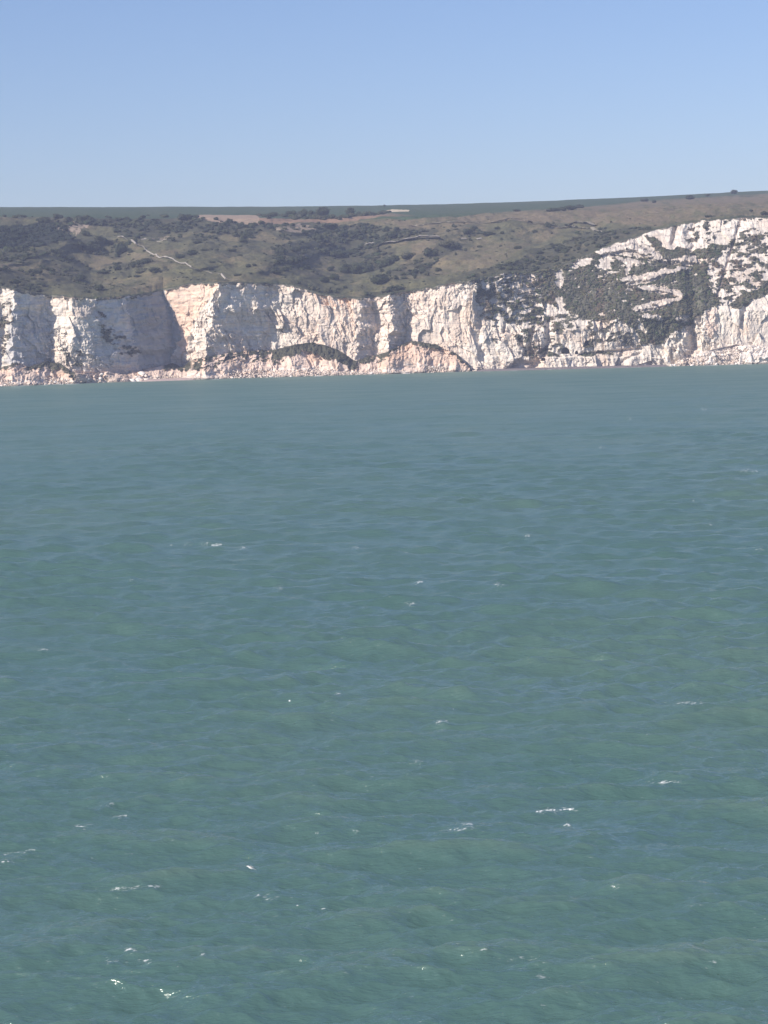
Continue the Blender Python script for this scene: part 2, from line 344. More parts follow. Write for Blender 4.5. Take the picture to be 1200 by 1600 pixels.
combe = 90 * np.exp(-((HP - 545) / 75) ** 2 - ((HQ - 405) / 36) ** 2) + 60 * np.exp(-((HP - 165) / 60) ** 2 - ((HQ - 410) / 30) ** 2) \
      - 60 * np.exp(-((HP - 370) / 90) ** 2 - ((HQ - 410) / 30) ** 2) - 50 * np.exp(-((HP - 60) / 55) ** 2 - ((HQ - 395) / 30) ** 2)
HY = HY + combe * bl + 24 * bl * fbm(HP / 70 + HQ / 60, HQ / 22, 311, 3)
HX, HYw, HZ = pos(HP, HQ, HY)
lump = (3.0 * fbm(HX / 45, HYw / 60, 321, 4) + 0.8 * fbm(HX / 9, HYw / 16, 331, 4)) * sstep(0, 0.05, u) * (1 - 0.9 * sstep(brk - 0.03, brk + 0.02, u))
HZ = HZ + lump
GREEN = [(-500, 200), (1700, 200), (1700, 288), (1200, 302.5), (1040, 311.5), (930, 321.5), (850, 327), (750, 334.5), (690, 340), (650, 343), (600, 345), (560, 345.5), (610, 335), (560, 337.5), (480, 340), (405, 339.5), (400, 336), (310, 336), (300, 340.5), (100, 340), (0, 339), (-500, 339)]
TAN = [(300, 338), (312, 335.5), (400, 336), (406, 339), (480, 341), (560, 338), (612, 333.5), (650, 336), (620, 341.5), (560, 345), (470, 348), (380, 347), (330, 345)]
DRY = [([(640, 343), (750, 335), (930, 322), (1040, 312), (1700, 285), (1700, 330), (1100, 341), (1020, 352), (930, 350), (850, 345), (760, 348), (700, 350), (640, 352), (560, 352)], 0.8),
       ([(160, 398), (200, 392), (230, 396), (260, 410), (240, 420), (200, 412), (150, 420), (140, 405)], 0.6),
       ([(640, 400), (660, 388), (700, 392), (760, 372), (830, 380), (800, 400), (720, 425), (650, 440), (600, 440), (640, 420)], 0.5),
       ([(480, 400), (510, 400), (530, 420), (500, 430), (470, 405)], 0.5), ([(0, 414), (40, 415), (30, 421), (0, 422)], 0.8), ([(640, 385), (680, 378), (690, 390), (650, 398)], 0.6)]
SCRUB = [  # (polygon, density)
 ([(-420, 356), (0, 357), (40, 352), (80, 352), (112, 370), (118, 379), (60, 383), (-420, 386)], 1.0),
 ([(60, 342), (130, 337), (185, 338), (300, 338), (420, 348), (460, 352), (430, 356), (385, 374), (350, 365), (300, 358), (262, 364), (225, 372), (200, 372), (165, 355), (135, 352), (105, 362), (60, 350)], 0.9),
 ([(105, 380), (140, 372), (200, 380), (205, 400), (180, 404), (130, 398)], 0.75),
 ([(-200, 390), (50, 388), (85, 398), (60, 412), (0, 412), (-200, 410)], 0.75),
 ([(80, 393), (100, 392), (140, 415), (148, 428), (125, 425), (100, 412)], 0.8),
 ([(-300, 424), (40, 422), (90, 415), (140, 430), (150, 448), (168, 460), (120, 458), (112, 440), (70, 446), (60, 455), (0, 446), (-300, 440)], 0.6),
 ([(160, 412), (230, 405), (262, 412), (262, 428), (225, 436), (150, 430)], 0.35), ([(165, 412), (200, 408), (235, 408), (240, 425), (200, 432), (168, 424)], 0.6),
 ([(262, 366), (300, 362), (340, 366), (345, 375), (300, 378), (265, 380)], 0.5), ([(275, 392), (320, 380), (345, 385), (300, 403), (275, 404)], 0.55),
 ([(340, 372), (400, 372), (395, 395), (340, 392)], 0.35),
 ([(425, 385), (470, 378), (480, 398), (470, 412), (430, 408)], 0.75), ([(430, 405), (470, 408), (500, 425), (520, 435), (490, 428), (440, 430), (425, 422)], 0.55),
 ([(490, 356), (570, 352), (610, 358), (680, 352), (690, 358), (650, 366), (640, 372), (600, 378), (620, 395), (610, 415), (585, 425), (540, 426), (530, 408), (500, 398), (480, 385), (500, 375)], 0.85),
 ([(425, 350), (500, 350), (495, 376), (440, 376), (420, 362)], 0.6),
 ([(610, 425), (640, 410), (675, 392), (712, 375), (724, 378), (720, 390), (690, 400), (670, 420), (650, 432), (620, 432)], 0.75),
 ([(670, 455), (720, 430), (780, 415), (840, 395), (900, 372), (960, 358), (1010, 354), (1020, 360), (985, 372), (935, 392), (890, 408), (850, 424), (790, 426), (745, 436), (700, 445)], 0.75),
 ([(455, 441), (500, 446), (545, 452), (520, 460), (495, 457), (475, 450)], 0.6), ([(560, 463), (620, 452), (640, 454), (600, 462)], 0.9),
 ([(708, 352), (770, 362), (775, 368), (720, 368), (700, 360)], 0.6), ([(895, 362), (945, 356), (948, 364), (905, 370)], 0.5),
 ([(1110, 341), (1130, 334), (1170, 330), (1180, 334), (1150, 338)], 0.6), ([(1185, 334), (1240, 326), (1240, 335), (1190, 337)], 0.6), ([(0, 337), (45, 337), (62, 341), (0, 342)], 0.7),
 ([(300, 434), (420, 440), (455, 443), (420, 444), (300, 440)], 0.2),
 ([(403, 337), (480, 339), (560, 336.5), (615, 331), (615, 333), (560, 338.8), (480, 341.3), (403, 339.5)], 1.0), ([(403, 337.5), (480, 339.3), (560, 337), (612, 331.5), (560, 338.5), (480, 341)], 1.0),
]
hwx = HP + 6 * fbm(HP / 16, HQ / 8, 341, 3); hwy = HQ + 2.0 * fbm(HP / 16, HQ / 8, 345, 3)
gn = fbm(HX / 30, HYw / 60, 351, 5, 0.6); gn2 = fbm(HP / 10, HQ / 3, 355, 4, 0.6)
hc = np.ones(HP.shape + (3,)) * np.array([0.098, 0.094, 0.050])
hc = mix(hc, (0.175, 0.135, 0.082), 0.6 * sstep(-0.2, 0.7, gn)); hc = mix(hc, (0.055, 0.060, 0.034), 0.75 * sstep(0.0, 0.8, gn2))
gn3 = fbm(HP / 3.2, HQ / 1.3, 357, 3, 0.65); hc *= (1 + 0.30 * gn3)[..., None]; hc = mix(hc, (0.05, 0.055, 0.035), 0.6 * sstep(0.35, 0.8, gn3))
for poly, s in DRY: hc = mix(hc, (0.19, 0.145, 0.095), s * 0.75 * inpoly(hwx, hwy, poly) * sstep(-0.9, 0.5, gn2))
for poly, s in SCRUB: hc = mix(hc, (0.045, 0.046, 0.030), 0.75 * inpoly(hwx, hwy, poly) * sstep(0.1, 0.8, s + 0.5 * gn2))
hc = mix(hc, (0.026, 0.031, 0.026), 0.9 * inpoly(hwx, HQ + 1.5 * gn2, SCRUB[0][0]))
for poly, s in (([(108, 345), (125, 340), (137, 347), (134, 356), (118, 366), (108, 362)], 0.8), ([(428, 360), (445, 352), (480, 352), (495, 357), (470, 362), (440, 363)], 0.65), ([(235, 370), (262, 366), (266, 373), (240, 373)], 0.5), ([(70, 345), (100, 352), (108, 364), (100, 362), (80, 352)], 0.45)):
    hc = mix(hc, (0.36, 0.28, 0.21), s * inpoly(hwx, HQ + 2 * gn2, poly) * sstep(-0.4, 0.1, fbm(HP / 4, HQ / 2.5, 361, 3)))
gsx = HQ + 0.5 * fbm(HP / 30, HQ * 0, 371, 3)
hc = mix(hc, (0.042, 0.070, 0.036), inpoly(HP, gsx, GREEN) * (0.86 + 0.1 * vn(HP / 60, HQ / 2, 375)))
tanm = inpoly(HP, gsx, TAN); hc = mix(hc, (0.22, 0.145, 0.10), tanm * 0.9 * sstep(680, 560, HP)); hc = mix(hc, (0.34, 0.27, 0.20), tanm * (HP < 405) * 0.5)
hc = mix(hc, (0.50, 0.42, 0.30), inpoly(HP, HQ, [(598, 330), (612, 327), (640, 328), (638, 330.5), (610, 331.5)]))
hc = mix(hc, (0.045, 0.055, 0.03), sstep(1.6, 0.6, np.abs(HQ - top_Q) - 0.6 * gn2))
back = []
Bp = np.stack([HX, HYw, HZ], -1)
last = Bp[-1]; ext = []
for dy, dz in ((60, -0.5), (400, -12), (1500, -70)):
    e = last.copy(); s = (last[:, 1] + dy) / last[:, 1]; e[:, 0] *= s; e[:, 1] += dy; e[:, 2] += dz; ext.append(e)
Bp = np.concatenate([Bp, np.stack(ext)], 0); hc = np.concatenate([hc, np.repeat(hc[-1:], 3, 0)], 0)
Bp[0] = top_row
hill = mesh_from('hillside', Bp.reshape(-1, 3), grid_faces(NH + 3, NC), M_hill, hc.reshape(-1, 3)); tag(hill, kind='structure')
def hill_at(px, py):                       # world point of the hillside seen at a survey position
    px = np.atleast_1d(np.asarray(px, float)); py = np.atleast_1d(np.asarray(py, float))
    ci = np.interp(px, px_cols, np.arange(NC)); c0 = np.clip(np.floor(ci).astype(int), 0, NC - 2); cf = ci - c0
    e = eS[c0] * (1 - cf) + eS[c0 + 1] * cf; s = sky_r[c0] * (1 - cf) + sky_r[c0 + 1] * cf
    ri = np.clip((py - e) / (s - e), 0, 1) * (NH - 1); r0 = np.clip(np.floor(ri).astype(int), 0, NH - 2); rf = ri - r0
    A = Bp[r0, c0] * (1 - cf)[:, None] + Bp[r0, c0 + 1] * cf[:, None]; B = Bp[r0 + 1, c0] * (1 - cf)[:, None] + Bp[r0 + 1, c0 + 1] * cf[:, None]
    return A * (1 - rf)[:, None] + B * rf[:, None]

# tracks draped on the hill
def ribbon(name, pts, width, mat, lift=0.35, noise_w=0.15):
    pts = np.array(pts, float); d = np.r_[0, np.cumsum(np.hypot(*np.diff(pts, axis=0).T))]
    n = max(8, int(d[-1] / 0.8)); s = np.linspace(0, d[-1], n); px = np.interp(s, d, pts[:, 0]); py = np.interp(s, d, pts[:, 1]) + 0.15 * fbm(s / 6, s * 0, 381, 2)
    c = hill_at(px, py); t = np.gradient(c[:, :2], axis=0); t /= np.linalg.norm(t, axis=1)[:, None] + 1e-9
    w = width * (1 + noise_w * fbm(s / 3, s * 0, 385, 3)) / 2; nrm = np.stack([-t[:, 1], t[:, 0]], 1)
    rows = []
    for k in (-1, -0.4, 0.4, 1):
        p = c.copy(); p[:, :2] += nrm * (k * w)[:, None]
        q = proj(p[:, 0], p[:, 1], p[:, 2]); g = hill_at(*q); p[:, 2] = np.maximum(p[:, 2], g[:, 2]) + (lift if abs(k) < 1 else 0.1); rows.append(p)
    return tag(mesh_from(name, np.concatenate(rows), grid_faces(4, n), mat), kind='structure')
for pts, w in (([(228, 392), (240, 397), (252, 404), (275, 412), (300, 420)], 1.8), ([(185, 371), (194, 377)], 3.0), ([(346, 427), (353, 432.5)], 2.0), ([(244, 377), (262, 376.5)], 3.0), ([(219, 374), (227, 372.5)], 4.0),
               ([(600, 380), (622, 377.5), (650, 376.5), (686, 375)], 12.0), ([(572, 384), (598, 381)], 6.0), ([(718, 373), (727, 372.5)], 7.0), ([(743, 372.5), (751, 371.5)], 7.0), ([(465, 396), (480, 398)], 2.5), ([(206, 379), (213, 388)], 3.0)):
    ribbon('path', pts, w, M_track, 0.9 if w > 5 else 0.7)
for pts, w in (([(300, 420), (346, 427)], 2.0), ([(194, 377), (206, 380)], 1.5), ([(213, 388), (228, 392)], 1.5), ([(353, 432.5), (372, 437)], 1.5), ([(640, 349), (700, 345), (760, 348), (840, 352.5), (930, 354.5)], 6.0), ([(870, 358), (925, 356), (940, 361)], 5.0)):
    ribbon('path', pts, w, M_faint, 0.3)

# ------------------------------------------------------------------ talus and beach
def cliffY(px, py):
    ci = np.interp(px, px_cols, np.arange(NC)); c0 = np.clip(np.floor(ci).astype(int), 0, NC - 1)
    v = np.clip((py - foot[c0]) / (edge[c0] - foot[c0]), 0, 1)
    return YC[np.clip((v * (NR - 1)).astype(int), 0, NR - 1), c0], face_macro(px, py, v)
NT = 90
def talus(x0, x1):
    cols = px_cols[(px_cols >= x0) & (px_cols <= x1)]; n = len(cols)
    S = SH(cols) + 3.0 * fbm(cols / 25, cols * 0, 401, 3) ; r0 = row_at(cols, S, -1.2)
    r1 = TAL(cols) + 1.5 * fbm(cols / 12, cols * 0, 405, 4, 0.6); r1 = np.minimum(r1, r0 - 0.5)
    w = np.linspace(0, 1, NT)[:, None]; p = np.broadcast_to(cols, (NT, n)).copy(); q = r0 + (r1 - r0) * w
    _, mac = cliffY(cols, r1); end = mac - 9.0
    rr = (q - r1) ; hpx = r0 - r1
    prof = np.interp(w[:, 0], [0, 0.12, 0.25, 0.5, 0.7, 0.95, 1.0], [0, 0.24, 0.42, 0.56, 0.74, 1.0, 1.0])[:, None]
    Y = S + (end - S) * prof + 18 * sstep(0.965, 1.0, w)
    x, _, z = pos(p, q, 1720.0)
    xw = x + 2 * fbm(x / 8, z / 8, 411, 2)
    scarp = np.exp(-((w - 0.42) / 0.26) ** 2)
    a, ca, _ = facet(xw / 4.2, z / 2.6, 420, 1.2); b, cb, _ = facet(xw / 1.6, z / 1.1, 430, 1.3)
    r = -5.5 * fbm(xw / 17, z / 30, 449, 2) - 3.4 * ridged(xw / 7, z / 22, 441, 3) * scarp + 1.6 * a * (1 - 0.6 * scarp) + 0.8 * b * (1 - 0.6 * scarp) + 0.8 * fbm(xw / 3, z / 3, 445, 3)
    # grass and scrub over the crests of the slipped masses
    g = np.zeros(p.shape)
    for a0, b0, thick in ((-420, 30, 3), (40, 118, 10), (255, 300, 8), (300, 432, 15), (425, 560, 18), (556, 625, 8), (622, 690, 8), (690, 740, 4)):
        inn = sstep(a0 - 4, a0 + 4, p) * sstep(b0 + 4, b0 - 4, p); g = np.maximum(g, inn * sstep(thick + 1.5, thick - 1.5, rr + 7.0 * fbm(p / 13, q / 9, 451, 4, 0.6) + 4.0 * fbm(p / 4.5, q / 4, 455, 3)))
    g = np.where((p > 300) & (p < 425), g * sstep(-0.35, 0.0, fbm(p / 6, q / 4, 461, 3)), g)
    r = r * (1 - 0.6 * g) - g * (0.8 + 1.5 * fbm(p / 4, q / 4, 465, 3))
    Y = Y + r * sstep(0, 0.08, w) * sstep(1.0, 0.93, w) * 1.0
    X, Yw, Z = pos(p, q, Y)
    c = np.ones(p.shape + (3,)) * np.array([0.64, 0.50, 0.41]); c = mix(c, (0.72, 0.66, 0.60), 0.8 * (p > 1000)); c = mix(c, (0.50, 0.335, 0.23), 0.65 * sstep(-0.1, 0.7, fbm(xw / 9, z / 7, 471, 4)) * sstep(0.25, 0.5, w + 0 * p) * (p < 1000))
    c = mix(c, (0.55, 0.38, 0.27), 0.4 * inpoly(p, q, [(590, 560), (645, 530), (700, 545), (730, 570), (590, 575)])); c = mix(c, (0.74, 0.68, 0.61), 0.6 * (cb > 0.6) * (w < 0.35)); c = mix(c, (0.34, 0.29, 0.25), 0.4 * (ca < 0.22))
    gc = np.array([0.062, 0.060, 0.040]) * (1 + 0.4 * fbm(p / 7, q / 5, 481, 3)[..., None]); c = c * (1 - g[..., None]) + gc * g[..., None]
    c = mix(c, (0.15, 0.14, 0.115), 0.85 * sstep(1.9, 0.4, Z))
    return tag(mesh_from('talus', np.stack([X, Yw, Z], -1).reshape(-1, 3), grid_faces(NT, n), M_chalk, c.reshape(-1, 3)), kind='structure')
talus(-420, 742); talus(1040, 1620)
def beach(x0, x1, zt, name, mat, shift=-6.0):
    cols = np.arange(x0, x1, 1.5); S = SH(cols) + shift + 1.5 * fbm(cols / 20, cols * 0, 491, 3); rows = []
    tp = sstep(x0, x0 + 30, cols) * sstep(x1, x1 - 30, cols)
    for k, (dy, zz) in enumerate(((-4, -1.0), (0, 0.15), (1.5, 0.75), (6, 0.85), (14, 1.0), (30, 1.2))):
        Y = S + dy; x, y, z = ray(cols, 575.0); rows.append(np.stack([x / y * Y, Y, -1 + (zz + 1) * zt * tp + 0.06 * fbm(cols / 4, cols * 0 + k, 495, 2)], 1))
    return tag(mesh_from(name, np.concatenate(rows), grid_faces(len(rows), len(cols)), mat), kind='structure')
beach(728, 1060, 1.15, 'beach', M_shingle)
beach(205, 320, 1.1, 'beach', ground_mat('pale_shingle', 1.2, 0.2, 2.5, 0.1, attr=False, rgb=(0.42, 0.33, 0.30)), -9.0)

# ------------------------------------------------------------------ rocks
def icos(sub=1):
    import bmesh
    bm = bmesh.new(); bmesh.ops.create_icosphere(bm, subdivisions=sub, radius=1.0)
    v = np.array([x.co for x in bm.verts]); f = np.array([[q.index for q in x.verts] for x in bm.faces]); bm.free(); return v, f
IC1, IF1 = icos(2); IC2, IF2 = icos(3)
def rock_verts(seed):
    r = np.random.default_rng(seed); v = IC1.copy()
    for _ in range(11):                      # cut flat faces
        n = r.normal(size=3); n /= np.linalg.norm(n); d = r.uniform(0.45, 0.85); s = v @ n; over = s > d; v[over] -= np.outer(s[over] - d, n)
    return v * np.array([r.uniform(0.8, 1.3), r.uniform(0.7, 1.1), r.uniform(0.55, 0.95)]) + r.normal(size=v.shape) * 0.02
ROCKS = [rock_verts(900 + k) for k in range(12)]
ROCK_ME = []
for k, v in enumerate(ROCKS):
    o = mesh_from('boulder', v, IF1, M_rock, np.tile(np.array([[0.66, 0.57, 0.50], [0.72, 0.66, 0.60], [0.60, 0.47, 0.38]][k % 3]), (len(v), 1)), smooth=False)
    ROCK_ME.append(o.data); bpy.data.objects.remove(o)
def rockpos(px, frac):
    S = SH(px); r0 = row_at(px, S, 0.0); r1 = min(float(TAL(px)), float(r0) - 3)
    if 742 < px < 1040: Y = S - 1 + 9 * frac; q = row_at(px, Y, 0.7); return pos(px, q, Y)
    q = r0 + (r1 - r0) * frac; end = float(cliffY(np.array([px]), np.array([r1]))[1][0]) - 9
    w = np.clip((row_at(px, S, -1.2) - q) / (row_at(px, S, -1.2) - r1), 0, 1)
    Y = S + (end - S) * np.interp(w, [0, 0.12, 0.25, 0.5, 0.7, 1.0], [0, 0.22, 0.38, 0.5, 0.68, 1.0])
    return pos(px, q, Y)
ZR = [  # boulder zones: px range, count, height range, size range, phrase
 (0, 45, 20, 0.30, (0.9, 1.9), 'below the far left cliff edge'), (45, 118, 26, 0.28, (0.9, 1.8), 'below the brown grassy mound'),
 (118, 160, 20, 0.8, (1.2, 2.6), 'under the bright narrow buttress'), (160, 235, 30, 0.75, (1.3, 3.0), 'at the waterline below the shaded hollow'),
 (235, 330, 22, 0.35, (0.7, 1.4), 'behind the small pink shingle beach'), (330, 430, 36, 0.35, (0.9, 1.8), 'below the scrub-covered slip'),
 (430, 550, 34, 0.22, (0.8, 1.7), 'below the slip topped with turf'), (550, 645, 26, 0.22, (0.8, 1.6), 'below the left half of the tan cone'),
 (645, 740, 24, 0.22, (0.8, 1.8), 'below the right half of the tan cone'), (1048, 1110, 22, 0.5, (0.9, 2.4), 'in the rockfall beside the notched rock wall'), (1110, 1200, 32, 0.8, (1.0, 2.8), 'in the rockfall ending the shore at right')]
ORD = ['', 'second ', 'third ', 'fourth ', 'fifth ', 'sixth ', 'seventh ', 'eighth ', 'ninth ', 'tenth ']
def th(n): return (ORD[n - 1] if n <= 10 else ('%dth ' % n if n % 10 not in (1, 2, 3) or n in (11, 12, 13) else {1: '%dst ', 2: '%dnd ', 3: '%drd '}[n % 10] % n))
zi = 0
for x0, x1, cnt, hf, (s0, s1), phrase in ZR:
    items = []
    for k in range(cnt):
        px = rng.uniform(x0 + 1, x1 - 1); fr = rng.random() ** 1.5 * hf; s = s0 + (s1 - s0) * rng.random() ** 2.2
        x, y, z = [float(a) for a in rockpos(px, fr)]
        ob = bpy.data.objects.new('boulder', ROCK_ME[rng.integers(12)]); C.objects.link(ob)
        ob.location = (x, y - 0.6, z + s * 0.15); ob.scale = (s, s, s * rng.uniform(0.75, 1.0)); ob.rotation_euler = (rng.uniform(-.4, .4), rng.uniform(-.4, .4), rng.uniform(0, 6.28))
        items.append((s, px, ob))
    big = sorted(items, key=lambda t: -t[0])[:2]; items.sort(key=lambda t: t[1])
    for i, (s, px, ob) in enumerate(items):
        tone = ['tan', 'white', 'brown'][int(ROCK_ME.index(ob.data)) % 3]
        if (s, px, ob) == big[0]: l = 'largest chalk boulder, ' + tone + ', ' + phrase
        elif (s, px, ob) == big[1]: l = 'second largest chalk boulder, ' + tone + ', ' + phrase
        else: l = ('small ' if s < s0 + 0.25 * (s1 - s0) else 'middling ') + tone + ' boulder, ' + th(i + 1) + 'from left ' + phrase
        tag(ob, l, 'boulder', 'chalk boulders ' + phrase)
# smaller rubble between them, one mass
def merge(name, protos, faces, places, mat, cols, smooth=False):
    V = []; Fc = []; Cc = []; off = 0
    for (p, s, rz, k), c in zip(places, cols):
        v = protos[k]; ca, sa = math.cos(rz), math.sin(rz); w = v * s; w = np.stack([w[:, 0] * ca - w[:, 1] * sa, w[:, 0] * sa + w[:, 1] * ca, w[:, 2]], 1) + p
        V.append(w); Fc.append((faces[k] if isinstance(faces, list) else faces) + off); off += len(w)
        Cc.append(c[k] if isinstance(c, list) else np.tile(c, (len(w), 1)))
    return mesh_from(name, np.concatenate(V), np.concatenate(Fc), mat, np.concatenate(Cc), smooth)
IC0, IF0 = icos(1)
SM = [(lambda r: IC0 * r.uniform(0.6, 1.2, 3) * (1 + 0.25 * r.normal(size=(len(IC0), 1))))(np.random.default_rng(950 + k)) for k in range(10)]
pl = []; cl = []
for k in range(3800):
    px = rng.uniform(-60, 745) if rng.random() < 0.72 else rng.uniform(1045, 1250)
    hf = (0.22 if px > 420 else 0.3) if px < 745 else 0.85
    p = rockpos(px, rng.random() ** 1.4 * hf); s = rng.uniform(0.3, 0.95)
    pl.append((np.array([float(p[0]), float(p[1]) - 0.5, float(p[2])]), s * np.array([1.1, 1, 0.8]), rng.uniform(0, 6.28), int(rng.integers(10))))
    cl.append(np.array([0.68, 0.57, 0.48]) * rng.uniform(0.6, 1.08) if rng.random() < .85 else np.array([0.30, 0.25, 0.2]))
tag(merge('rubble', SM, IF0, pl, M_rock, cl), 'pale broken chalk rubble strewn along the foot of the cliffs', 'rubble', kind='stuff')

# ------------------------------------------------------------------ bushes
def bush_mesh(seed, leaves=420, core=True):
    r = np.random.default_rng(seed); nl = r.integers(5, 9)
    L = [(r.uniform(-0.32, 0.32), r.uniform(-0.3, 0.3), r.uniform(0.22, 0.55), r.uniform(0.26, 0.44)) for _ in range(nl)]
    V = []; Fc = []; Cc = []; off = 0
    for lx, ly, lz, lr in L:                              # solid inner masses
        v = IC0 * lr * 0.86; v = v * (1 + 0.18 * r.normal(size=(len(v), 1))) + (lx, ly, lz); v[:, 2] = np.maximum(v[:, 2], -0.05)
        V.append(v); Fc.append(IF0 + off); off += len(v); Cc.append(np.tile([0.028, 0.033, 0.020], (len(v), 1)))
    for _ in range(leaves):                               # leaf sprays over them
        lx, ly, lz, lr = L[r.integers(nl)]; d = r.normal(size=3); d /= np.linalg.norm(d); d[2] = abs(d[2]) if r.random() < .75 else d[2]
        c = np.array([lx, ly, lz]) + d * lr * r.uniform(0.85, 1.14); c[2] = max(c[2], 0.02)
        n = d + r.normal(size=3) * 0.55; n /= np.linalg.norm(n); a = np.cross(n, r.normal(size=3)); a /= np.linalg.norm(a); b = np.cross(n, a); s = r.uniform(0.045, 0.095)
        tri = np.array([c + a * s, c - 0.5 * a * s + 0.87 * b * s, c - 0.5 * a * s - 0.87 * b * s])
        V.append(tri); Fc.append(np.array([[0, 1, 2]]) + off); off += 3
        g = r.uniform(0.6, 1.5); Cc.append(np.tile(np.array([0.042, 0.050, 0.027]) * g, (3, 1)))
    v = np.concatenate(V); v[:, :2] /= (v[:, 0].max() - v[:, 0].min()); v[:, 2] /= v[:, 2].max()
    return v, np.concatenate(Fc), np.concatenate(Cc)
BP = [bush_mesh(700 + k) for k in range(9)]
def bush_data(tint):
    res = []
    for v, f, c in BP:
        o = mesh_from('bush', v, f, M_leaf, c * np.array(tint), smooth=False); res.append(o.data); bpy.data.objects.remove(o)
    return res
BM = bush_data((1, 1, 1)); BM2 = bush_data((1.9, 1.6, 1.7))
BUSH = [  # survey column and row of the base, width, height (survey px)
(477,364,12,8),(495,378,22,12),(514,354,26,7),(566,356,14,6),(619,370,26,11),(635,366,14,7),(437,394,20,12),(461,392,20,10),(475,395,14,5),(527,406,24,12),(554,396,20,9),(568,374,16,8),
(540,426,24,15),(561,428,28,16),(575,422,16,12),(600,417,24,13),(609,412,20,12),(620,407,12,9),(516,422,13,9),(524,436,17,11),(508,441,17,10),(595,447,37,16),(597,427,8,7),(606,431,10,6),
(631,438,12,6),(620,442,9,7),(648,437,6,6),(648,428,12,10),(661,426,12,12),(666,430,10,8),(638,405,26,11),(675,400,26,13),(697,386,30,11),(708,353,5,6),(458,413,22,13),(468,408,14,10),
(480,423,18,8),(435,415,16,6),(433,427,22,8),(443,425,18,8),(656,417,16,8),(685,423,12,6),
(289,342,24,10),(240,346,18,9),(334,347,6,4),(386,369,20,11),(188,398,20,18),(211,382,8,8),(226,393,7,3),(309,383,20,5),(320,391,12,4),(300,398,22,9),(282,403,16,7),(338,390,8,5),(362,390,16,6),
(374,398,10,5),(382,380,16,7),(389,417,10,6),(398,416,8,5),(332,410,10,3),(372,430,14,4),(228,416,24,9),(210,421,20,9),(220,429,22,8),(184,424,14,9),(242,429,18,8),
(730,364,16,10),(742,357,12,7),(749,364,12,6),(763,367,22,7),(735,374,7,5),(774,357,5,4),(779,357,6,5),(785,365,7,5),(801,362,6,3),(784,372,5,3),(800,372,5,3),(835,363,9,5),(858,357,12,9),
(885,352,6,4),(892,357,6,4),(900,357,6,4),(915,353,7,4),(955,351,3,3),(862,365,4,3),(715,381,8,5),(727,389,6,5),(745,390,5,3),(782,383,5,3),(749,383,9,4),(810,392,14,5),(872,397,16,8),(842,400,10,6),(712,398,4,5),
(808,331,14,4),(860,331,20,6),(875,330,24,7),(893,328,22,8),(905,325,14,6),(1006,315,14,6),(1022,317,7,5),(1078,312,18,7),(1105,307,8,5),(1147,303,11,7),(1107,341,12,5),(1195,333,14,7),(601,322.3,4,3),
(428,338,16,7),(455,338,18,9),(472,338,20,12),(488,338,16,10),(503,337,22,14),(547,336,18,12),(560,335,8,5),
(38,340,12,5),(67,347,22,11),(89,342,12,8),(129,344,16,9),(137,365,16,8),(26,348,5,4),(185,343,12,7),(142,396,36,14),(155,377,16,7),(160,428,20,5),(152,456,18,10),(122,437,22,10),(138,421,14,5),
(110,407,16,8),(97,412,14,6),(58,427,18,8),(78,424,20,7),(48,444,16,6),(57,451,12,6),(88,395,12,6),(37,392,16,8),(22,397,22,9),(12,409,18,8),(42,407,16,7),(26,437,16,7)]
ZB = [  # name, place phrase, bounding boxes
 ('in the green field above the tan strip', [(400, 600, 320, 340)]), ('against the sky at the notch of the skyline', [(596, 606, 318, 324)]),
 ('in the dark hedge between field and dry slope', [(850, 912, 322, 333)]), ('high on the right skyline', [(1000, 1160, 298, 318)]),
 ('above the white slope, upper right', [(1100, 1200, 325, 345)]), ('alone in the green field right of centre', [(795, 820, 325, 335)]),
 ('along the field edge at the upper left', [(0, 300, 330, 350)]), ('on the terraced slope at the left', [(0, 60, 385, 412)]),
 ('on the slope above the left buttress', [(0, 100, 412, 455)]), ('in the gully of the left combe', [(80, 165, 384, 460)]),
 ('near the start of the white footpath', [(125, 245, 360, 400)]), ('on the grass below the white footpath', [(165, 262, 400, 432)]),
 ('on the open grass centre left', [(262, 420, 345, 435)]), ('on the left side of the central combe', [(420, 488, 380, 430)]),
 ('at the head of the central combe', [(420, 645, 345, 380)]), ('in the thicket of the central combe', [(500, 625, 381, 429)]),
 ('on the central combe floor', [(500, 634, 429, 450)]), ('on the right flank of the central combe', [(636, 700, 378, 440)]),
 ('on the dry slope below the long white track', [(700, 760, 376, 400)]), ('on the grassy shoulder beyond the track', [(700, 830, 345, 376)]),
 ('in a loose row along the faint upper track', [(830, 960, 345, 366)]), ('in the dark slope above the zigzag path', [(775, 900, 378, 405)])]
zb = {}
for b in BUSH:
    for ph, boxes in ZB:
        if any(x0 <= b[0] <= x1 and y0 <= b[1] <= y1 for x0, x1, y0, y1 in boxes): zb.setdefault(ph, []).append(b); break
    else: zb.setdefault('on the hillside', []).append(b)
PALE = {(638, 405), (697, 386), (656, 417), (666, 430), (220, 429)}
def order_word(i, n):
    if n == 1: return ''
    if i == 0: return 'leftmost '
    if i == n - 1: return 'rightmost '
    return th(i + 1) + 'from the left of the '
